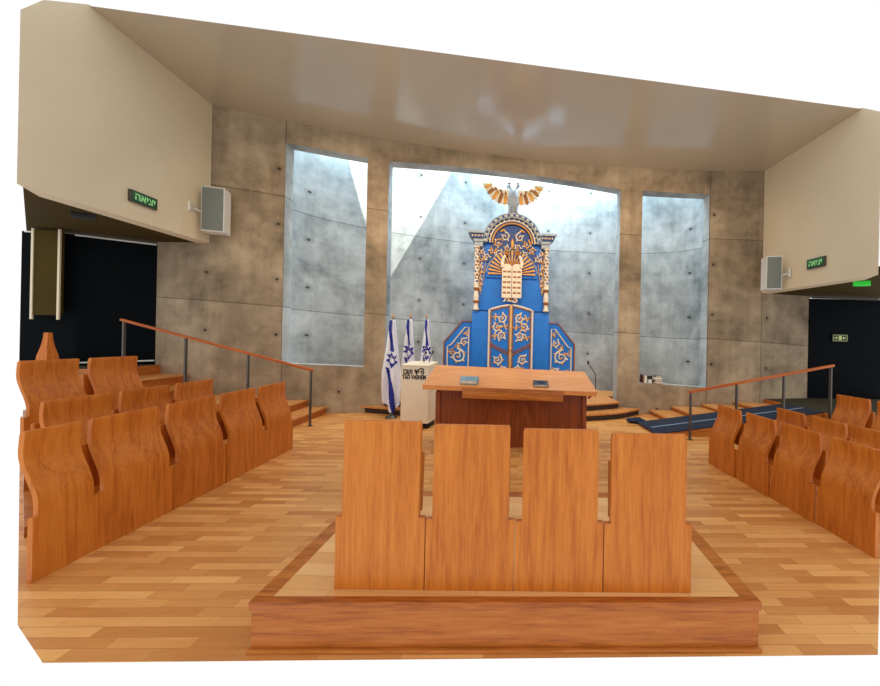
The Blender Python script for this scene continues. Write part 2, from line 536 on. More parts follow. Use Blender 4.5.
# ---------------------------------------------------------------- dais in front of the apse
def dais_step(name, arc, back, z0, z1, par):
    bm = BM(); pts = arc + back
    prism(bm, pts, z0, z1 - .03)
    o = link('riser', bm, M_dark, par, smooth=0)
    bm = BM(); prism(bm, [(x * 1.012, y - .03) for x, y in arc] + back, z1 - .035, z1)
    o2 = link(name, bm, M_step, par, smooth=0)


def smooth_arc(pts, k=4):
    out = []
    for i in range(len(pts) - 1):
        p0 = pts[max(i - 1, 0)]; p1 = pts[i]; p2 = pts[i + 1]; p3 = pts[min(i + 2, len(pts) - 1)]
        for j in range(k):
            t = j / k
            out.append(tuple(.5 * ((2 * p1[c]) + (-p0[c] + p2[c]) * t + (2 * p0[c] - 5 * p1[c] + 4 * p2[c] - p3[c]) * t * t + (-p0[c] + 3 * p1[c] - 3 * p2[c] + p3[c]) * t ** 3) for c in (0, 1)))
    out.append(pts[-1]); return out


dais = thing('dais', 'curved two-step wooden dais in the apse in front of the blue ark', 'steps', (0, 0, 0))
a1 = smooth_arc([(-3.25, 8.0), (-2.4, 7.72), (-1.2, 7.3), (0, 7.12), (1.0, 7.08), (1.8, 7.15), (2.58, 7.38), (3.25, 7.85)])
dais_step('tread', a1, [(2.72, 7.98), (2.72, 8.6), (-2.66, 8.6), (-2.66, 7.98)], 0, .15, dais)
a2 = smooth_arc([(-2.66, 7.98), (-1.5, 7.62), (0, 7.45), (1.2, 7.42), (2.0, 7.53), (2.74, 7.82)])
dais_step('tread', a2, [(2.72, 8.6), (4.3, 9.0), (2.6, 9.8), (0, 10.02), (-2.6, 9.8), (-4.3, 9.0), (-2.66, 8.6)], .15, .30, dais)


# ---------------------------------------------------------------- staircases
def stairs(label, edges, y0, y1f, land, parent_loc=(0, 0, 0)):
    t = thing('staircase', label, 'stairs', parent_loc)
    for i, (x, z) in enumerate(edges):
        xe = edges[i + 1][0] if i + 1 < len(edges) else land
        a, b = min(x, xe), max(x, xe)
        bm = BM()
        prism(bm, [(a, y0), (b, y0), (b, y1f(b) - .012), (a, y1f(a) - .012)], 0, z - .035)
        s = link('step', bm, M_riser, t, smooth=0)
        bm = BM()
        if edges[-1][0] < 0: b += .03
        else: a -= .03
        prism(bm, [(a, y0 - .02), (b, y0 - .02), (b, y1f(b) - .012), (a, y1f(a) - .012)], z - .035, z)
        link('tread', bm, M_step, s, smooth=0)
    return t


def ywl(x): return back_y(x) if x > -6 else back_y(-6) + (7.58 - back_y(-6)) * (-6 - x) / 1.1
def ywr(x): return back_y(x)


stairs('wooden staircase climbing along the concrete wall on the left, under the long handrail',
       [(-3.85, .16), (-4.22, .32), (-4.95, .46), (-6.0, .68), (-6.42, .87)], 6.62, ywl, -6.96)
stairs('low wooden staircase along the concrete wall on the right, behind the navy ramp',
       [(3.55, .11), (4.05, .21), (4.75, .29), (5.45, .37)], 6.92, ywr, 6.1)

# navy ramp on the right
rp = thing('ramp', 'navy carpeted portable ramp with grey strip beside the right staircase', 'ramp', (0, 0, 0))
bm = BM()
prism(bm, [(2.85, .0), (6.1, .0), (6.1, .44), (2.85, .035)], 6.0, 6.85, 'y')
link('ramp_body', bm, M_trim, rp, smooth=0)
bm = BM()
prism(bm, [(2.82, .036), (6.1, .441), (6.1, .462), (2.82, .055)], 5.98, 6.87, 'y')
link('carpet', bm, M_carpet, rp, smooth=0)
bm = BM()
prism(bm, [(2.9, .066), (6.05, .458), (6.05, .464), (2.9, .072)], 6.36, 6.40, 'y')
link('strip', bm, M_line, rp, smooth=0)


# handrails
def handrail(label, y, posts, a, b, sgn):
    t = thing('handrail', label, 'railing', (0, 0, 0))
    bm = BM()
    d = Vector((b[0] - a[0], 0, b[1] - a[1])); L = d.length; ang = atan2(d.z, d.x)
    box(bm, -.02, L + .02, -.03, .03, -.022, .022, .008)
    link('rail', bm, M_rail, t, loc=(a[0], y, a[1]), rot=(0, -ang, 0))
    for i, (x, z0) in enumerate(posts):
        zt = a[1] + (b[1] - a[1]) * (x - a[0]) / (b[0] - a[0]) - .018
        bm = BM(); box(bm, x - .014, x + .014, y - .022, y + .022, z0, zt, .004)
        lathe(bm, [(.045, z0), (.045, z0 + .012), (.02, z0 + .014)], (x, y), 12)
        link('post', bm, M_steel, t)
    return t


handrail('long sloping wooden handrail on four steel posts beside the left staircase', 6.74,
         [(-3.6, 0), (-4.72, .32), (-5.8, .46), (-6.84, .87)], (-3.58, 1.055), (-6.87, 1.92), 1)
handrail('shorter sloping wooden handrail on four posts in front of the navy ramp on the right', 5.78,
         [(3.34, 0), (4.2, 0), (5.1, 0), (6.02, 0)], (3.32, .85), (6.05, 1.355), 1)


# ---------------------------------------------------------------- pew seats
def prof(z, h, o):
    t = z / h
    if t < .50: return 0
    if t < .86:
        s = (t - .50) / .36; return o * (s * s * (3 - 2 * s))
    return o - .10 * o * ((t - .86) / .14) ** 1.5


def panel_bm(w, h, gapf=.14, off=.125, th=.032):
    bm = BM()
    zs = [0, .15, .30, .43, .4301, .47, .5, .54, .58, .62, .66, .7, .74, .78, .82, .86, .9, .95, .985, 1.0]
    F, B = [], []
    for k, t in enumerate(zs):
        z = t * h
        hw = w / 2 if k <= 3 else w / 2 * (1 - gapf)
        if t == 1.0: hw -= .006
        y = prof(z, h, off)
        x_ = [-hw, -hw * .98, 0, hw * .98, hw]
        ins = .006 if t == 1.0 else 0
        F.append([bm.verts.new((x, y + ins, z)) for x in x_])
        B.append([bm.verts.new((x, y + th - ins, z)) for x in x_])
    for k in range(len(zs) - 1):
        for i in range(4):
            bm.faces.new((F[k][i], F[k][i + 1], F[k + 1][i + 1], F[k + 1][i]))
            bm.faces.new((B[k][i + 1], B[k][i], B[k + 1][i], B[k + 1][i + 1]))
        bm.faces.new((F[k][0], F[k + 1][0], B[k + 1][0], B[k][0]))
        bm.faces.new((F[k][4], B[k][4], B[k + 1][4], F[k + 1][4]))
    for i in range(4):
        bm.faces.new((F[-1][i], F[-1][i + 1], B[-1][i + 1], B[-1][i]))
        bm.faces.new((F[0][i + 1], F[0][i], B[0][i], B[0][i + 1]))
    bmesh.ops.recalc_face_normals(bm, faces=bm.faces)
    return bm


def make_seat(label, w, h, group, off=.10):
    t = thing('pew_seat', label, 'seat', (0, 0, 0), group=group)
    link('back_panel', panel_bm(w - .006, h, off=off), M_pew, t)
    # tip-up seat, folded, on the side facing away from the panel front
    bm = BM()
    box(bm, -w * .425, w * .425, 0, .03, 0, h * .36, .010)
    link('seat_pan', bm, M_pew, t, loc=(0, .045 + off, h * .44), rot=(radians(-4), 0, 0))
    bm = BM()
    box(bm, -w * .2, -w * .2 + .03, .06, .20, h * .22, h * .28, .004)
    link('bracket', bm, M_steel, t)
    bm = BM(); box(bm, w * .2 - .03, w * .2, .06, .20, h * .22, h * .28, .004)
    link('bracket', bm, M_steel, t)
    bm = BM()
    box(bm, -w * .38, w * .38, .034, .062, .01, h * .34, .004)
    link('support_board', bm, M_pew, t)
    return t


G = {}
# centre bench of four, on the platform (viewed from behind)
ax, ay, bx, by = -.925, 2.005, 1.105, 1.865
ang = atan2(by - ay, bx - ax); W = sqrt((bx - ax) ** 2 + (by - ay) ** 2) / 4
names = ['centre bench seat back on the platform, leftmost of the four facing the ark',
         'centre bench seat back on the platform, second from the left of four',
         'centre bench seat back on the platform, third from the left of four',
         'centre bench seat back on the platform, rightmost of the four facing the ark']
PZ = .272
first = None
for i in range(4):
    t = (i + .5) / 4
    loc = (ax + (bx - ax) * t, ay + (by - ay) * t, PZ)
    sz = (1.0, .985, .968, .95)[i]
    if first is None:
        first = make_seat(names[0], W, .952, 'centre bench seats', .006); first.location = loc; first.rotation_euler = (0, 0, ang)
    else: dup(first, loc, (0, 0, ang), names[i], (1, 1, sz))

# left block
gL = 'left block seats'
proto = make_seat('x', .62, 1.01, gL)
rows = [
    (-3.12, 0, [(3.22, 'second nearest in the left front row on the aisle', 1),
                (2.73, 'nearest of the left front row, low at the cut end', .595),
                (3.84, 'third in the left front row, middle of its five', 1),
                (4.47, 'fourth in the left front row, beside its end seat', 1),
                (5.08, 'far end of the left front row, nearest the stairs', 1)], 1.0),
    (-3.95, .09, [(3.62, 'nearest of the left block middle row', 1),
                  (4.24, 'centre seat of the left block middle row', 1),
                  (4.86, 'farthest of the left block middle row, nearest the ark', 1)], .97),
    (-4.86, .37, [(4.17, 'top row of the left block, nearer of its two', .93),
                  (4.79, 'top row of the left block, farther of its two', 1)], 1.0),
]
k = 0
for x, z, ss, sc in rows:
    for y, lb, sx in ss:
        lbl = 'curved orange plywood seat back, ' + lb
        if k == 0: proto.location = (x, y, z); proto.rotation_euler = (0, 0, pi / 2); proto['label'] = lbl
        else: dup(proto, (x, y, z), (0, 0, pi / 2), lbl, (sx, 1, sc))
        if k == 0: proto.scale = (sx, 1, sc)
        if sx < 1:                       # narrower end places have narrower folding seats
            for c in (proto.children if k == 0 else [q_ for q_ in COL.objects if q_.parent and q_.parent.get('label') == lbl]):
                if c.name.startswith(('seat_pan', 'bracket')): c.scale.x = .45; c.location.x = .14
        k += 1
# right block (seats are a little smaller)
protoR = make_seat('x', .53, .85, 'right block seats')
rowsR = [
    ((2.97, 4.38), (3.03, 2.765), 0, 4, ['far end of the right front row, nearest the ramp', 'second from the far end of the right front row',
                                'third from the far end of the right front row', 'nearest to the viewer in the right front row']),
    ((3.80, 4.31), (3.86, 3.29), 0, 3, ['middle row of the right block, farthest from the viewer', 'middle row of the right block, centre of its three',
                                     'middle row of the right block, at the picture edge']),
    ((4.82, 4.40), (4.84, 3.87), .155, 2, ['top row of the right block, farther of its two', 'top row of the right block, nearer of its two']),
]
k = 0
for (x0, y0), (x1, y1), z, n, ls in rowsR:
    for i in range(n):
        t = i / (n - 1)
        loc = (x0 + (x1 - x0) * t, y0 + (y1 - y0) * t, z); lbl = 'curved orange plywood seat back, ' + ls[i]
        a = -pi / 2
        if k == 0: protoR.location = loc; protoR.rotation_euler = (0, 0, a); protoR['label'] = lbl
        else: dup(protoR, loc, (0, 0, a), lbl, (.955, 1, .97) if n == 3 else (.99, 1, 1))
        k += 1
# a narrow tapered wooden stand rising behind the top left row
lt = thing('book_rest', 'small tapered wooden stand rising behind the top row on the far left', 'stand', (-6.65, 5.55, .37))
bm = BM(); box(bm, -.12, .12, -.10, .10, 0, .04, .006); link('base', bm, M_trim, lt)
bm = BM(); lathe(bm, [(.10, .04), (.10, .9), (.095, .96), (.065, 1.08), (.045, 1.2), (.038, 1.3)], (0, 0), 4)
link('stem', bm, M_pew, lt, smooth=0, rot=(0, 0, pi / 4))

# ---------------------------------------------------------------- platform under the centre bench
pa = atan2(1.775 - 1.93, 1.465 + 1.32)
pt = thing('platform', 'low wooden parquet platform carrying the four-seat centre bench', 'platform', (-1.325, 1.93, 0), (0, 0, pa))
PW = sqrt(2.79 ** 2 + .155 ** 2); PD = 1.35
bm = BM(); box(bm, .01, PW - .01, .01, PD - .01, 0, PZ - .045); link('riser', bm, M_riser, pt, smooth=0)
bm = BM(); box(bm, 0, PW, 0, .045, PZ - .047, PZ, .004); box(bm, 0, PW, PD - .1, PD, PZ - .047, PZ, .004)
link('nosing', bm, M_riser, pt)
bm = BM(); box(bm, -.05, .05, -PD / 2 + .045, PD / 2 - .1, PZ - .047, PZ, .004)
me_rot = (0, 0, 0)
link('side_nosing', bm, M_trim, pt, loc=(.05, PD / 2, 0))
bm = BM(); box(bm, -.05, .05, -PD / 2 + .045, PD / 2 - .1, PZ - .047, PZ, .004)
link('side_nosing', bm, M_trim, pt, loc=(PW - .05, PD / 2, 0))
bm = BM(); box(bm, .1, PW - .1, .045, PD - .1, PZ - .046, PZ - .001); link('deck', bm, M_deck, pt, smooth=0)
bm = BM(); box(bm, .0, PW, -.012, .01, 0, .02, .004); link('base_strip', bm, M_trim, pt)

# ---------------------------------------------------------------- reading desk
dk = thing('reading_desk', 'large wooden reading desk with sloping top behind the centre bench', 'table', (.17, 5.36, 0))
TW = 1.305
sl = atan2(.225, .94); TL = sqrt(.225 ** 2 + .94 ** 2)
bm = BM()
prism(bm, [(-1.335, 0), (1.285, 0), (1.30, TL), (-1.32, TL)], -.07, 0)
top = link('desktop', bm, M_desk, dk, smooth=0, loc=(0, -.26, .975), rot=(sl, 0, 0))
top.rotation_euler = (sl, radians(1.8), 0)
bm = BM(); box(bm, -.75, .76, -.03, -.001, -.165, -.004, .004)
for xx in (-.4, 0, .4): box(bm, xx - .02, xx + .02, -.034, -.029, -.09, -.075)
link('ledge', bm, M_trim, dk, loc=(0, -.26, .975), rot=(0, radians(1.8), 0))
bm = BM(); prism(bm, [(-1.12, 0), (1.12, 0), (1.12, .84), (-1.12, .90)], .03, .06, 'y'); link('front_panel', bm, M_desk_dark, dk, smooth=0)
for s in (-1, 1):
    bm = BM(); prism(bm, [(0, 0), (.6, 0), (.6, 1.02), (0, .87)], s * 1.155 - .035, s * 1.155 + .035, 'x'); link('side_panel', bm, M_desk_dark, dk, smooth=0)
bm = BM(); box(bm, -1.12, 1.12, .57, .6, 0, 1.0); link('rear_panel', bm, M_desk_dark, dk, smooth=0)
for s in (1,):
    bm = BM(); prism(bm, [(-.18, .86), (0, .78), (0, .87), (-.18, .90)], s * 1.22 - .012, s * 1.22 + .012, 'x'); link('bracket', bm, M_trim, dk, smooth=0)


def flat_book(x, y, label, cov, w, d, h, emb):
    dy = y - 5.10; z = .975 + dy * math.tan(sl) - (x - .17) * math.tan(radians(1.8))
    t = thing('book', label, 'book', (x, y, z + .004), (sl, radians(1.8), radians(-2)))
    bm = BM(); box(bm, -w / 2 + .008, w / 2 - .004, -d / 2 + .006, d / 2 - .006, .006, h - .006); link('pages', bm, M_paper, t)
    bm = BM(); box(bm, -w / 2, w / 2, -d / 2, d / 2, 0, .006, .002); box(bm, -w / 2, w / 2, -d / 2, d / 2, h - .006, h, .002)
    box(bm, w / 2 - .006, w / 2, -d / 2, d / 2, 0, h, .002)
    link('cover', bm, cov, t)
    bm = BM(); lathe(bm, [(.055, h), (.055, h + .003), (.045, h + .004)], (0, 0), 20)
    bmesh.ops.scale(bm, vec=(1.25, .9, 1), verts=bm.verts); link('emblem', bm, emb, t)


flat_book(-.50, 5.27, 'thick blue-grey prayer book lying near the left of the reading desk', M_bookblue, .27, .2, .065, M_line)
flat_book(.60, 5.29, 'dark covered prayer book lying near the right of the reading desk', M_bookdark, .23, .2, .04, M_navy)

# ---------------------------------------------------------------- text helper


def text_mesh(body, size, mat, parent, loc, rot, name='lettering', depth=.003, sx=1.0, bold=0.0, maxw=None):
    cu = bpy.data.curves.new('t', 'FONT'); cu.body = body; cu.size = size
    cu.align_x = 'CENTER'; cu.align_y = 'CENTER'; cu.extrude = depth; cu.offset = bold
    o = bpy.data.objects.new('t', cu); COL.objects.link(o)
    bpy.context.view_layer.update()
    me = bpy.data.meshes.new_from_object(o.evaluated_get(bpy.context.evaluated_depsgraph_get()))
    bpy.data.objects.remove(o); me.name = name
    me.materials.clear(); me.materials.append(mat)
    if maxw:
        xs = [v.co.x for v in me.vertices]; wd = max(xs) - min(xs); sx = maxw / wd
    r = bpy.data.objects.new(name, me); COL.objects.link(r); r.parent = parent
    r.location = loc; r.rotation_euler = rot; r.scale = (sx, 1, 1)
    return r


# exit signs: the word is set right to left
EXIT = '\u05d4\u05d0\u05d9\u05e6\u05d9'


def exit_sign(label, loc, rz, w=.42, h=.19):
    t = thing('exit_sign', label, 'sign', loc, (0, 0, rz))       # front faces -Y
    bm = BM(); box(bm, -w / 2, w / 2, -.05, 0, -h / 2, h / 2, .006); link('housing', bm, M_steel, t)
    bm = BM(); box(bm, -w / 2 + .018, w / 2 - .012, -.056, -.049, -h / 2 + .014, h / 2 - .014, .002); f = link('face', bm, M_green_dark, t)
    text_mesh(EXIT, h * .85, M_green_lit, f, (0.003, -.057, 0.0), (pi / 2, 0, 0), maxw=w * .74, bold=.002)


exit_sign('green exit sign on the cream wall at the left', (-6.0, 6.13, 3.89), pi / 2)
exit_sign('green exit sign on the cream wall at the right', (6.0, 6.07, 3.31), -pi / 2, .37, .19)
t = thing('exit_sign', 'small bright green sign hanging under the right gallery ceiling', 'sign', (6.42, 5.62, 2.93), (0, 0, radians(-25)))
bm = BM(); box(bm, -.12, .12, -.02, .02, -.125, -.03, .004); f = link('face', bm, plain('lit_green_panel', (40, 190, 50), .4, emit=.35), t)
bm = BM(); tube(bm, [(-.08, 0, 0), (-.08, 0, -.035)], .005); tube(bm, [(.08, 0, 0), (.08, 0, -.035)], .005); link('hanger', bm, M_steel, t)
t = thing('exit_sign', 'dark unlit sign hanging under the left gallery ceiling', 'sign', (-6.42, 5.74, 3.56), (0, 0, radians(38)))
bm = BM(); box(bm, -.12, .12, -.02, .02, -.15, -.05, .004); f = link('face', bm, M_ink, t)
bm = BM(); tube(bm, [(-.12, 0, 0), (-.12, 0, -.055)], .005); tube(bm, [(.12, 0, 0), (.12, 0, -.055)], .005); link('hanger', bm, M_steel, t)
for k in range(4):
    pass
t = thing('door_sign', 'small dark sign with pale green symbols on the black right-hand door', 'sign', (8.13, 7.60, 1.92), (0, 0, 0))
bm = BM(); box(bm, -.2, .2, -.012, .0, -.085, .085, .003); link('plate', bm, M_ink, t)
bm = BM()
gl = plain('pale_green_mark', (170, 180, 110), .5, emit=.15)
for a, b in ((-.19, -.18), (.18, .19)): box(bm, a, b, -.015, -.011, -.075, .075)
for a, b in ((.066, .075), (-.075, -.066)): box(bm, -.19, .19, -.015, -.011, a, b)
box(bm, -.04, .04, -.015, -.011, -.05, .05)
for s in (-1, 1):
    prism(bm, [(s * .06, 0), (s * .10, .035), (s * .10, .012), (s * .15, .012), (s * .15, -.012), (s * .10, -.012), (s * .10, -.035)], -.015, -.011, 'y')
link('marks', bm, gl, t, smooth=0)


# speakers on wall brackets
def speaker(label, loc, rz, w, h, bdir):
    t = thing('loudspeaker', label, 'speaker', loc, (0, 0, rz))
    bm = BM(); prism(bm, [(-w / 2, 0), (w / 2, 0), (w / 2 * .97, .26), (-w / 2 * .97, .26)], -h / 2, h / 2); link('cabinet', bm, M_white, t, smooth=0)
    bm = BM(); box(bm, -w / 2 + .015, w / 2 - .015, -.02, .001, -h / 2 + .02, h / 2 - .02, .008); link('grille', bm, M_grille, t)
    bm = BM(); box(bm, -.04, .04, .24, .30, -.11, .11, .006); link('bracket', bm, M_white, t)
    return t


sp = speaker('grey wall loudspeaker on a bracket beside the left exit sign', (-5.66, 7.08, 4.12), radians(14), .36, .86, 1)
bm = BM(); tube(bm, [(0, .27, 0), (-.12, .26, -.06), (-.22, .14, -.04), (-.30, .04, -.02)], .018); box(bm, -.36, -.33, -.04, .1, -.09, .09, .004)
link('mount_arm', bm, M_white, sp)
sp = speaker('grey wall loudspeaker on a bracket near the right exit sign', (5.66, 6.72, 3.24), radians(-16), .29, .70, -1)
bm = BM(); tube(bm, [(0, .27, 0), (.12, .26, -.04), (.22, .14, -.04), (.28, .06, -.02)], .018); box(bm, .285, .31, -.0, .14, -.09, .09, .004)
link('mount_arm', bm, M_white, sp)

# ---------------------------------------------------------------- cream lectern with lettering
lc = thing('lectern', 'cream lectern with black Hebrew lettering left of the reading desk', 'lectern', (-1.60, 6.76, 0), (0, 0, radians(-9)))
bm = BM(); prism(bm, [(-.27, -.22), (.27, -.22), (.27, .22), (-.27, .22)], .10, 1.19); 
bmesh.ops.bevel(bm, geom=list(bm.edges), offset=.008, segments=2, affect='EDGES'); link('body', bm, M_stone, lc)
bm = BM(); box(bm, -.24, .25, -.19, .19, 0, .10); link('plinth', bm, M_ink, lc)
bm = BM(); prism(bm, [(-.24, 1.19), (.24, 1.19), (.24, 1.24)], -.27, .27, 'x'); link('reading_top', bm, M_stone, lc, smooth=0)
R_ = (pi / 2, 0, 0)
text_mesh('\u05dd\u05e9\u05d5 \u05d3\u05d9', .15, M_ink, lc, (-.075, -.2235, 1.065), R_, maxw=.30, bold=.004)
text_mesh('YAD VASHEM', .11, M_ink, lc, (-.015, -.2235, .965), R_, maxw=.46, bold=.004)
bm = BM()   # the emblem: a curl of branches
tube(bm, [(.125 + .045 * cos(a), -.224, 1.10 + .035 * sin(a)) for a in [pi * (.0 + i / 10) for i in range(11)]], .011, 6)
tube(bm, [(.145 + .028 * cos(a), -.224, 1.06 + .03 * sin(a)) for a in [pi * (-.5 + i / 8) for i in range(13)]], .009, 6)
tube(bm, [(.10, -.224, 1.075), (.13, -.224, 1.055), (.155, -.224, 1.03)], .008, 6)
link('emblem', bm, M_ink, lc)


def gooseneck(parent, pts, nm='microphone'):
    bm = BM(); tube(bm, pts, .008, 6); blob(bm, pts[-1], (.02, .02, .03)); return link(nm, bm, M_ink, parent)


gooseneck(lc, [(.05, .1, 1.2), (.02, .1, 1.36), (.10, .05, 1.42)])
gooseneck(lc, [(.14, .1, 1.2), (.16, .1, 1.32), (.24, .05, 1.44)])
ms = thing('microphone_stand', 'thin black microphone on a stand right of the ark', 'microphone', (2.36, 8.45, .15))
bm = BM(); lathe(bm, [(.13, 0), (.13, .015), (.02, .03)], (0, 0), 16); link('base', bm, M_ink, ms)
bm = BM(); tube(bm, [(0, 0, .02), (0, 0, .72), (-.10, -.03, .85), (-.2, -.05, 1.0)], .011, 6); link('pole', bm, M_ink, ms)
bm = BM(); blob(bm, (-.215, -.055, 1.03), (.028, .028, .05)); link('microphone', bm, M_ink, ms)


# ---------------------------------------------------------------- flags
def star_hit(x, y, R=.17, wd=.035):
    for rot in (0, pi):
        d = max(x * cos(a + rot) + y * sin(a + rot) for a in (pi / 2, pi / 2 + 2 * pi / 3, pi / 2 + 4 * pi / 3))
        if R / 2 - wd < d < R / 2 and True:
            return True
    return False


def flag(label, loc, h, wd, seed, rz=0, lean=.0):
    t = thing('flag', label, 'flag', loc, (0, 0, rz), group=None)
    rnd = random.Random(seed)
    bm = BM(); tube(bm, [(0.0, .05, .02), (lean, .05, h + .08)], .012, 8); link('pole', bm, M_steel, t)
    bm = BM(); lathe(bm, [(.12, 0), (.12, .02), (.03, .05), (.02, .12)], (0, .05), 16); link('stand', bm, M_steel, t)
    bm = BM(); blob(bm, (lean, .05, h + .11), (.022, .022, .04)); link('finial', bm, M_gold, t)
    bm = BM(); NU, NV = 44, 90; g = []
    ph = rnd.random() * 6
    zb = .12
    for j in range(NV + 1):
        v = j / NV; row = []
        half = wd / 2 * (.30 + .75 * min(1, v * 1.6)) * (1 - .25 * max(0, v - .8) * 3)
        for i in range(NU + 1):
            u = i / NU
            fold = .045 * sin(u * 15 + ph + v * 2.2) * (.5 + .6 * v)
            bottom = (zb + .17 * abs(u - .62) * 2 + .04 * sin(u * 9))
            z = h * (1 - v) + bottom * v + .03 * (1 - v) * sin(u * 3)
            row.append(bm.verts.new((lean * (1 - v * .8) + (u - .5) * 2 * half + .012 * sin(u * 22 + ph), .05 - .06 + fold, z)))
        g.append(row)
    for j in range(NV):
        for i in range(NU):
            f = bm.faces.new((g[j][i], g[j][i + 1], g[j + 1][i + 1], g[j + 1][i]))
            u = (i + .5) / NU; v = (j + .5) / NV
            a = u - (v - .45) * .75
            blue = (v < .34 and .42 < a < .72) or (v > .56 and .12 < a < .36)
            sx, sz = (u - .50) * wd * 1.5, (v - .44) * h * 1.2
            if abs(v - .46) < .14:
                if star_hit(sx, sz, .22, .04) and abs(sx) < .2 and abs(sz) < .22 and (sx * sx + sz * sz) < .045: blue = True
            f.material_index = 1 if blue else 0
    c = link('cloth', bm, [M_flagw, M_flagb], t)
    c.modifiers.new('thickness', 'SOLIDIFY').thickness = .003
    return t


flag('blue and white flag hanging full length left of the lectern, nearest the concrete pillar', (-2.33, 7.40, .0), 2.05, .40, 3, radians(8))
flag('blue and white flag furled on its pole behind the lectern, left one of the pair', (-2.10, 7.85, .30), 1.80, .34, 8, radians(-10))
flag('blue and white flag furled on its pole behind the lectern, right one of the pair', (-1.74, 7.95, .30), 1.80, .28, 21, radians(25))

# ---------------------------------------------------------------- small things by the right pillar
bg = thing('bag', 'small flat navy bag lying on the floor by the right concrete pillar', 'bag', (2.85, 7.02, 0))
bm = BM(); blob(bm, (0, 0, .055), (.21, .13, .055), seg=16)
for v in bm.verts: v.co.z = max(v.co.z, 0.0) + .008 * sin(v.co.x * 30)* (1 if v.co.z > .02 else 0)
link('body', bm, M_navy, bg)
bm = BM(); tube(bm, [(-.1, -.06, .09), (-.04, -.1, .13), (.06, -.1, .13), (.1, -.05, .09)], .008, 6); link('strap', bm, M_ink, bg)
bm = BM(); box(bm, .17, .23, -.05, .03, .02, .035, .003); link('tag', bm, M_paper, bg)

specs = [('maroon spined book standing at the left end of the right niche sill', 3.37, .0, (.03, .14, .19), M_maroon, 0),
         ('cream book standing next to the maroon book on the niche sill', 3.44, .0, (.07, .14, .17), M_paper, 0),
         ('small white box standing alone in the middle of the niche sill books', 3.56, .0, (.09, .10, .09), M_white, 0),
         ('black leaning book behind the small white box on the niche sill', 3.60, .07, (.10, .10, .17), M_ink, 0),
         ('tan book at the bottom of the right-hand stack on the niche sill', 3.76, .0, (.21, .14, .05), M_tan, 1),
         ('maroon book in the middle of the right-hand stack on the niche sill', 3.75, .0, (.19, .13, .035), M_maroon, 1),
         ('white book above the maroon one in the right-hand stack on the sill', 3.74, .0, (.20, .13, .06), M_paper, 1),
         ('dark book topmost of the right-hand stack on the niche sill', 3.75, .0, (.15, .12, .035), M_bookdark, 1)]
zst = 0
for lab, x, dy, (bw, bd, bh), mt, st in specs:
    z = sill_z(x + bw / 2 * (1 if st == 0 else 0)) + .004
    if st: z = sill_z(3.66) + zst + .002; zst += bh + .002
    t = thing('book' if 'box' not in lab else 'box', lab, 'book' if 'box' not in lab else 'box', (x, back_y(x) + .10 + dy, z), (0, radians(2.5), 0), 'things on the right niche sill')
    bm = BM()
    if st: box(bm, -bw / 2 + .006, bw / 2 - .004, -bd / 2 + .004, bd / 2 - .004, .005, bh - .005)
    else: box(bm, -bw / 2 + .005, bw / 2 - .005, -bd / 2 + .006, bd / 2 - .004, .004, bh - .006)
    link('pages', bm, M_paper if 'black' not in lab else M_ink, t)
    bm = BM()
    if st: box(bm, -bw / 2, bw / 2, -bd / 2, bd / 2, 0, .005, .001); box(bm, -bw / 2, bw / 2, -bd / 2, bd / 2, bh - .005, bh, .001); box(bm, -bw / 2, -bw / 2 + .006, -bd / 2, bd / 2, 0, bh, .001)
    else: box(bm, -bw / 2, -bw / 2 + .005, -bd / 2, bd / 2, 0, bh, .001); box(bm, bw / 2 - .005, bw / 2, -bd / 2, bd / 2, 0, bh, .001); box(bm, -bw / 2, bw / 2, -bd / 2, -bd / 2 + .006, 0, bh, .001)
    link('cover', bm, mt, t)

# ---------------------------------------------------------------- the ark
K = .02574           # metres per drawing unit of the ark's elevation
AZ = 1.40 - .02
ark = thing('torah_ark', 'tall blue carved holy ark with gold and ivory ornament in the centre apse', 'ark', (.19, 8.75, .30))


def q(u, v): return (u * K, AZ + (340 - v) * K)     # elevation drawing -> local x,z
def arc_pts(cu, cv, r, a0, a1, n=24, y=0, ry=None):
    o = []
    for i in range(n + 1):
        a = radians(a0 + (a1 - a0) * i / n); x, z = q(cu + r * cos(a), cv - (ry or r) * sin(a)); o.append((x, y, z))
    return o


# cabinet bodies
bm = BM(); x0, z0 = q(-38.3, 394); x1, z1 = q(38.3, 311)
box(bm, x0, x1, 0, .5, 0, z1, .01); link('lower_cabinet', bm, M_blue, ark)
bm = BM()
pts = [q(-33.5, 311), q(33.5, 311), q(33.5, 246)] + [(x, z) for x, y, z in arc_pts(0, 244, 27.5, 0, 180)] + [q(-33.5, 246)]
prism(bm, pts, .06, .5, 'y'); link('upper_cabinet', bm, M_blue, ark, smooth=30)
bm = BM()
x0, zt = q(-38.6, 310.2); x1, _ = q(38.6, 310)
box(bm, x0, x1, -.006, .05, zt - .008, zt + .012); link('cabinet_joint', bm, M_blue2, ark)

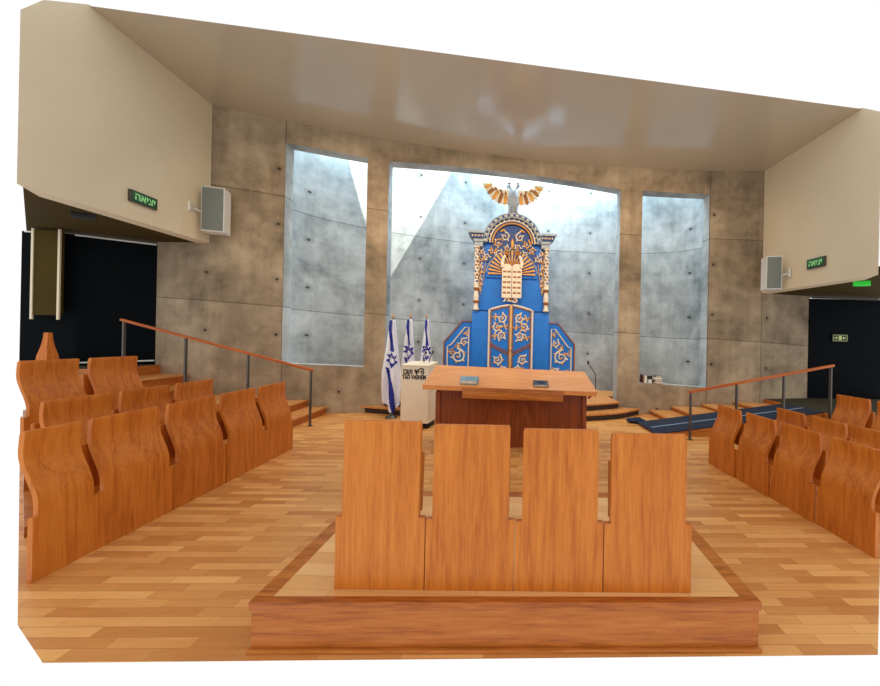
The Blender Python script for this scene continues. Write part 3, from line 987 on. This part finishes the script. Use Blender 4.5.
# arched pediment
bm = BM()
out = arc_pts(0, 243, 28.8, 0, 180); inn = arc_pts(0, 243, 20.5, 180, 0)
def ring(bm, ro, ri, y0, y1, cu=0, cv=243, a0=0, a1=180, n=28, mi=0):
    for i in range(n):
        a = a0 + (a1 - a0) * i / n; b = a0 + (a1 - a0) * (i + 1) / n
        quad = [(cu + r * cos(radians(t)), cv - r * sin(radians(t))) for r, t in ((ri, a), (ro, a), (ro, b), (ri, b))]
        P = [q(*c) for c in quad]
        prism(bm, P, y0, y1, 'y', mi)
ring(bm, 28.5, 25.0, -.10, .4)
link('pediment', bm, M_silver, ark, smooth=30)
bm = BM(); ring(bm, 25.2, 19.6, -.02, .3); link('pediment_inner_band', bm, M_blue2, ark, smooth=30)
for r, rad, yy, mt, nm in ((28.7, .022, -.10, M_silver, 'outer_moulding'), (25.1, .022, -.09, M_silver, 'grey_moulding'), (22.4, .020, -.04, M_ivory, 'ivory_moulding'), (19.8, .022, -.03, M_gold, 'inner_moulding')):
    bm = BM(); tube(bm, arc_pts(0, 243, r, 0, 180, 40, yy), rad, 8); link(nm, bm, mt, ark)
bm = BM()
for i in range(30):
    a = radians(3 + 174 * i / 29); x, z = q(26.9 * cos(a), 243 - 26.9 * sin(a))
    blob(bm, (x, -.115, z), (.026, .02, .026), mi=i % 2)
    x, z = q(23.8 * cos(a), 243 - 23.8 * sin(a)); blob(bm, (x, -.04, z), (.022, .02, .022), mi=(i + 1) % 2)
link('beading', bm, [M_blue2, M_ivory], ark)
# tympanum with scrollwork
bm = BM(); prism(bm, [(x, z) for x, y, z in arc_pts(0, 243, 20, 0, 180)] + [q(-28, 262), q(28, 262)], .03, .07, 'y'); link('tympanum', bm, M_blue2, ark, smooth=0)


def spiral(cu, cv, r, turns, a0, sgn, y, n=26, r1=.12):
    o = []
    for i in range(n + 1):
        t = i / n; a = radians(a0) + sgn * turns * 2 * pi * t; rr = r * (1 - (1 - r1) * t)
        x, z = q(cu + rr * cos(a), cv - rr * sin(a)); o.append((x, y, z))
    return o


def scroll(bm, cu, cv, r, turns=1.4, a0=90, sgn=1, y=0, rad=.016, mi=0, leaves=5):
    p = spiral(cu, cv, r, turns, a0, sgn, y)
    tube(bm, p, [rad * (1.1 - .5 * i / len(p)) for i in range(len(p))], 6, mi)
    for k in range(leaves):
        i = int(len(p) * k / leaves * .8); a = radians(a0) + sgn * turns * 2 * pi * i / len(p)
        x, z = q(cu + (r * (1 - .7 * i / len(p)) + .9) * cos(a), cv - (r * (1 - .7 * i / len(p)) + .9) * sin(a))
        blob(bm, (x, y - .004, z), (rad * 1.7, rad * .9, rad * 1.1), mi=1 - mi if k % 2 else mi, M=Matrix.Rotation(-a, 4, 'Y'))
    blob(bm, p[-1], (rad * 1.5, rad * 1.2, rad * 1.5), mi=1 - mi)


bm = BM()
for s in (-1, 1):
    scroll(bm, s * 7.5, 236, 4.6, 1.3, 90, s, .02, .017, 0)
    scroll(bm, s * 14, 243, 4.2, 1.3, 60, -s, .02, .017, 1)
    scroll(bm, s * 12, 253, 4.0, 1.2, 200, s, .02, .016, 0)
    scroll(bm, s * 20, 250, 3.4, 1.2, 20, s, .02, .016, 1)
    scroll(bm, s * 5, 247, 3.3, 1.2, 0, s, .02, .015, 0)
    scroll(bm, s * 25.5, 257, 3.0, 1.2, 0, -s, .02, .015, 0)
    x, z = q(s * 10, 230); blob(bm, (x, .0, z), (.075, .02, .03), mi=1, M=Matrix.Rotation(s * .5, 4, 'Y'))
x, z = q(0, 243); blob(bm, (x, 0, z), (.04, .025, .14), mi=1)
link('tympanum_scrollwork', bm, [M_ivory, M_gold], ark)
# blue arch field and rim above the sunburst
bm = BM(); prism(bm, [(x, z) for x, y, z in arc_pts(0, 277, 25.5, 0, 180)], -.0, .05, 'y'); link('sunburst_field', bm, M_blue, ark, smooth=0)
bm = BM(); tube(bm, arc_pts(0, 276, 25.8, 8, 172, 36, -.01), .016, 8); link('field_rim', bm, M_silver, ark)
bm = BM()
for i in range(19):
    a = 180 * i / 18; da = 3.1
    P = [q(r * cos(radians(t)), 273.5 - r * sin(radians(t))) for r, t in ((6, a - da), (23.3, a - da * .8), (23.3, a + da * .8), (6, a + da))]
    prism(bm, P, -.06, .01, 'y')
link('sunburst', bm, M_gold, ark, smooth=0)
bm = BM(); ring(bm, 9.5, 0.5, -.075, -.0, 0, 270, 0, 180, 16); link('sunburst_hub', bm, M_golddark, ark, smooth=30)
# tablets of the law
for s in (-1, 1):
    bm = BM()
    c = s * 4.95
    P = [q(c - 4.7, 297.5), q(c + 4.7, 297.5)] + [q(c + 4.7 * cos(radians(a)), 267.5 - 3.3 * sin(radians(a))) for a in range(0, 181, 15)]
    prism(bm, P, -.13, -.05, 'y'); tb = link('tablet', bm, M_ivory, ark, smooth=0)
    bm = BM()
    for r in range(5):
        for w0, w1 in ((-3.7, -.6), (.4, 3.7)):
            xa, za = q(c + w0, 271 + r * 5.2); xb, zb = q(c + w1, 272.7 + r * 5.2)
            box(bm, xa, xb, -.137, -.128, zb, za)
    link('inscription', bm, M_golddark, tb, smooth=0)
# hands and crown above the tablets
for s in (-1, 1):
    bm = BM()
    P = [q(s * 9.0, 268), q(s * 9.6, 263), q(s * 8.6, 259), q(s * 6.8, 256)]
    tube(bm, [(x, -.12, z) for x, z in P], [.05, .052, .045, .034], 10)
    link('sleeve', bm, M_ivory, ark)
    bm = BM()
    x, z = q(s * 5.4, 254.5); blob(bm, (x, -.13, z), (.045, .022, .05), seg=10)
    for f in range(4):
        u = s * (4.0 + f * .95); x0_, z0_ = q(u, 253.5); x1_, z1_ = q(u - s * (.8 - f * .5), 248.2 + abs(f - 1.4) * .8)
        tube(bm, [(x0_, -.13, z0_), ((x0_ + x1_) / 2, -.145, (z0_ + z1_) / 2), (x1_, -.13, z1_)], [.011, .010, .008], 6)
    x0_, z0_ = q(s * 3.9, 256); x1_, z1_ = q(s * 1.6, 253.5)
    tube(bm, [(x0_, -.13, z0_), (x1_, -.135, z1_)], [.012, .009], 6)
    link('blessing_hand', bm, M_golddark, ark)
bm = BM()
for s in (-1, 1):
    scroll(bm, s * 3.8, 299.5, 2.6, 1.2, 200, s, -.09, .018, 0, 3)
x, z = q(0, 299); blob(bm, (x, -.09, z), (.03, .03, .055), mi=1)
link('tablet_base_scroll', bm, [M_ivory, M_golddark], ark)

# cornices and columns
for s in (-1, 1):
    for k, (u0, u1, v0, v1, mt, nm) in enumerate(((28.5, 43.8, 236, 234, M_silver, 'cornice_cap'), (28.5, 41.2, 240, 236, M_blue2, 'cornice_band'), (28.5, 38.8, 243.2, 240, M_silver, 'cornice_moulding'), (28.8, 37.4, 247.5, 243.2, M_silver, 'capital'))):
        bm = BM(); d = (-.22, -.17, -.12, -.09)[k]
        P = [q(s * u0, v0), q(s * (u1 - (1.8 if k < 3 else .6)), v0), q(s * u1, v1), q(s * u0, v1)]
        prism(bm, P, d, .42, 'y'); link(nm, bm, mt, ark, smooth=0)
    bm = BM()
    for i in range(7):
        x, z = q(s * (29.5 + i * 1.6), 238.1); blob(bm, (x, -.172, z), (.016, .014, .028), mi=i % 2)
    link('cornice_beads', bm, [M_ivory, M_gold], ark)
    cx, _ = q(s * 34.6, 0)
    bm = BM(); pr = []; zs_t = q(0, 247.5)[1]; zs_b = q(0, 310)[1]
    n = 60
    for i in range(n + 1):
        t = i / n; r = .058 + .012 * (1 if (int(t * 9) % 2) else 0) + .006 * sin(t * 60)
        if t < .03 or t > .97: r = .078
        pr.append((r, zs_b + (zs_t - zs_b) * t))
    lathe(bm, pr, (cx, -.03), 14)
    for f in bm.faces:
        t = (f.calc_center_median().z - zs_b) / (zs_t - zs_b)
        a = atan2(f.calc_center_median().y + .03, f.calc_center_median().x - cx)
        f.material_index = 1 if (t < .42 and int(t * 20) % 4 == 2) or (t >= .42 and sin(t * 60) * sin(a * 2 + t * 30) > .45) else (2 if t >= .42 and sin(t * 60) * sin(a * 2 + t * 30) < -.6 else 0)
    link('column', bm, [M_ivory, M_golddark, M_blue2], ark)
    # pierced carving hanging inside the column
    bm = BM()
    for k_, (u, v, r) in enumerate(((28.6, 252, 2.6), (29.4, 259, 2.3), (29.8, 266, 2.1), (30.3, 272, 1.8), (30.6, 278, 1.5), (31, 284, 1.3), (31.2, 289, 1.0))):
        scroll(bm, s * u, v, r, 1.1, 90, s * (1 if k_ % 2 else -1), .03, .015, k_ % 2, 3)
    x0, z0 = q(s * 31.9, 249); x1, z1 = q(s * 31.9, 292)
    tube(bm, [(x0, .03, z0), (x1, .03, z1)], .014, 6, 1)
    tube(bm, [q3 for q3 in [(q(s * 26.2, 262)[0], .03, q(0, 262)[1]), (q(s * 27.2, 272)[0], .03, q(0, 272)[1]), (q(s * 29.4, 284)[0], .03, q(0, 284)[1]), (q(s * 31, 294)[0], .03, q(0, 294)[1])]], .010, 6, 1)
    link('side_carving', bm, [M_ivory, M_gold], ark)


# ark doors
def topv(u): return 304.5 + (abs(u) / 21.3) ** 1.6 * 5.0
def divv(u): return 351.5 - (abs(u) - 2) / 19 * 9.5


for s in (-1, 1):
    bm = BM()
    us = [21.3 - i * (21.3 - .3) / 10 for i in range(11)]
    P = [q(s * 21.3, 392)] + [q(s * u, topv(u)) for u in us] + [q(s * .3, 392)]
    prism(bm, P, -.05, .0, 'y'); d = link('door', bm, M_blue, ark, smooth=0)
    bm = BM()
    L = [(x, -.06, z) for x, z in P]
    tube(bm, L, .026, 8, 0, closed=True)
    L2 = [q(s * 19.3, 392)] + [q(s * u, topv(u) + 1.9) for u in [19.3 - i * 17.3 / 8 for i in range(9)]] + [q(s * 2.0, 392)]
    link('door_frame', bm, M_ivory, d)
    bm = BM(); tube(bm, [(x, -.06, z) for x, z in L2], .013, 6, closed=True)
    for dv in (0, 2.4):
        tube(bm, [(q(s * u, divv(u) + dv)[0], -.065, q(s * u, divv(u) + dv)[1]) for u in (20.5, 16, 11, 6, 2)], .016, 6)
    link('gold_inner_frame', bm, M_golddark, d)
    bm = BM()
    scroll(bm, s * 9, 318, 4.6, 1.5, 80, s, -.06, .020, 0, 6)
    scroll(bm, s * 13.2, 327, 4.2, 1.4, 120, -s, -.06, .020, 0, 6)
    scroll(bm, s * 8.5, 335, 4.4, 1.5, 240, s, -.06, .020, 0, 6)
    scroll(bm, s * 15.2, 317, 2.6, 1.2, 10, -s, -.06, .016, 1, 4)
    scroll(bm, s * 5.5, 326, 2.4, 1.2, 190, s, -.06, .016, 1, 4)
    scroll(bm, s * 15.5, 336, 2.4, 1.2, 10, -s, -.06, .016, 1, 4)
    scroll(bm, s * 12.5, 359, 4.8, 1.5, 60, s, -.06, .020, 0, 6)
    scroll(bm, s * 8.0, 368, 3.6, 1.4, 240, -s, -.06, .020, 0, 5)
    scroll(bm, s * 15.2, 370, 2.8, 1.3, 120, s, -.06, .017, 1, 4)
    scroll(bm, s * 10, 382, 4.6, 1.3, 90, s, -.06, .020, 0, 5)
    x, z = q(s * 11, 327); blob(bm, (x, -.065, z), (.03, .02, .05), mi=1)
    link('door_scrollwork', bm, [M_ivory, M_gold], d)
    bm = BM(); x, z = q(s * 1.6, 349); blob(bm, (x, -.09, z), (.022, .03, .035)); link('handle', bm, M_golddark, d)
bm = BM()
x, z0_ = q(0, 392); _, z1_ = q(0, 304)
box(bm, -.028, .028, -.085, -.03, z0_, z1_, .006); link('centre_stile', bm, M_gold, ark)

# low side wings
for s in (-1, 1):
    bm = BM()
    P = [q(s * 38.5, 394), q(s * 66.5, 394), q(s * 66.5, 342), q(s * 48.5, 320), q(s * 38.5, 320)]
    prism(bm, P, .10, .34, 'y'); wg = link('wing', bm, M_blue, ark, smooth=0)
    bm = BM()
    P2 = [q(s * 65.6, 392), q(s * 65.6, 342.5), q(s * 48.0, 321.2), q(s * 38.7, 321.2)]
    tube(bm, [(x, .085, z) for x, z in P2], .020, 6, 0)
    link('gold_edge', bm, M_golddark, wg)
    bm = BM()
    P3 = [q(s * 41.5, 392), q(s * 41.5, 327), q(s * 45.5, 327.5), q(s * 58.5, 344.5), q(s * 62.3, 346.5), q(s * 62.3, 392)]
    tube(bm, [(x, .085, z) for x, z in P3], .018, 6, 0)
    link('ivory_edge', bm, M_ivory, wg)
    bm = BM()
    scroll(bm, s * 52, 356, 7.2, 1.6, 90, s, .085, .024, 0, 7)
    scroll(bm, s * 46, 342, 3.8, 1.3, 60, -s, .085, .018, 0, 5)
    scroll(bm, s * 44.6, 333, 2.2, 1.2, 60, s, .085, .015, 1, 3)
    scroll(bm, s * 58.5, 352, 2.6, 1.2, 60, -s, .085, .015, 1, 3)
    scroll(bm, s * 46.5, 371, 4.4, 1.4, 200, -s, .085, .020, 0, 5)
    scroll(bm, s * 57.5, 372, 4.2, 1.4, 200, s, .085, .020, 0, 5)
    scroll(bm, s * 52, 384, 4.2, 1.4, 90, -s, .085, .020, 1, 5)
    scroll(bm, s * 52, 346, 2.4, 1.2, 200, s, .085, .015, 1, 3)
    link('wing_scrollwork', bm, [M_ivory, M_gold], wg)

# ---------------------------------------------------------------- double-headed eagle on the pediment
ez = .30 + q(0, 214.0)[1]
eg = thing('eagle_statue', 'carved double-headed eagle with spread wings on top of the ark', 'statue', (.19, 8.78, ez))


def e(u, v): return (u * K, (214 - v) * K)


me = bpy.data.meshes.new('body')
V = [(0, 0, 0)]; ED = []; RAD = []
def addv(u, v, y, r, par):
    x, z = e(u, v); VV.append((x, y, z)); RR.append(r)
    if par is not None: EE.append((par, len(VV) - 1))
    return len(VV) - 1
VV, RR, EE = [], [], []
pel = addv(0, 202, 0, .105, None)
ch = addv(0, 196, -.02, .135, pel); up_ = addv(0, 192, -.01, .10, ch)
tail1 = addv(0, 208, .03, .075, pel); tail2 = addv(0, 213.5, .05, .085, tail1)
for s in (-1, 1):
    n1 = addv(s * 2.2, 189, -.01, .062, up_); n2 = addv(s * 3.6, 186, -.01, .048, n1); hd = addv(s * 4.4, 184.4, -.02, .052, n2)
    bk = addv(s * 6.2, 184.8, -.03, .026, hd); addv(s * 7.1, 186.0, -.03, .010, bk)
    l1 = addv(s * 3.2, 205.5, -.03, .06, pel); l2 = addv(s * 3.6, 210, -.04, .040, l1); l3 = addv(s * 3.9, 213.2, -.06, .036, l2); addv(s * 4.1, 213.6, -.12, .022, l3)
me.from_pydata(VV, EE, []); me.update()
me.materials.append(M_silver)
body = bpy.data.objects.new('body', me); COL.objects.link(body); body.parent = eg
sk = body.modifiers.new('skin', 'SKIN'); sk.use_smooth_shade = True
if not me.skin_vertices:
    bpy.context.view_layer.objects.active = body
lay = me.skin_vertices[0].data if me.skin_vertices else None
if lay is None:
    bpy.context.view_layer.update()
for i, r in enumerate(RR):
    me.skin_vertices[0].data[i].radius = (r, r * .85)
me.skin_vertices[0].data[0].use_root = True
ss_ = body.modifiers.new('sub', 'SUBSURF'); ss_.levels = 2; ss_.render_levels = 2
for s in (-1, 1):
    bm = BM()
    # leading arm of the wing
    arm = [e(s * 3.5, 195.5), e(s * 7.5, 190.5), e(s * 13, 190.0), e(s * 18, 187.0), e(s * 23.5, 182.5)]
    tube(bm, [(x, .0, z) for x, z in arm], [.075, .08, .065, .05, .03], 10, 0, .6)
    nf = 11
    for i in range(nf):
        t = i / (nf - 1)
        u0, v0 = 5 + 17.5 * t, 192.5 - 8.5 * t ** 1.2
        L = 12.5 + 4.5 * sin(t * pi) ; a = radians(78 - 62 * t)
        a = radians(86 - 72 * t)
        u1, v1 = u0 + L * cos(a) * .55 + 2 * t, v0 + L * sin(a) * .92 - 2.4 * t
        xa, za = e(s * u0, v0); xb, zb = e(s * u1, v1)
        yy = .012 - .008 * (i % 2)
        tube(bm, [(xa, yy, za), (xa * .6 + xb * .4, yy - .012, za * .6 + zb * .4), (xb * .8 + xa * .2, yy, zb * .8 + za * .2), (xb, yy + .005, zb)], [.040, .062, .052, .014], 8, (0, 2, 0, 1)[i % 4], .35)
    for i in range(7):
        t = i / 6; u0, v0 = 5 + 15 * t, 192 - 6.5 * t
        x, z = e(s * u0, v0 + 2.0); blob(bm, (x, -.03, z), (.035, .018, .055), mi=i % 2, M=Matrix.Rotation(s * (.2 + .7 * t), 4, 'Y'))
    link('wing', bm, [M_ivory, M_golddark, M_gold], eg)
    bm = BM(); x, z = e(s * 4.4, 182.2)
    for kk in (-1, 0, 1):
        blob(bm, (x + kk * .022, -.02, z - .0 + (.012 if kk == 0 else 0)), (.010, .018, .026), mi=0)
    box(bm, x - .038, x + .038, -.045, .005, z - .028, z - .012, .003)
    link('crown', bm, M_golddark, eg)
bm = BM(); box(bm, -.13, .13, -.12, .12, -.045, .03, .01); link('base', bm, M_golddark, eg)
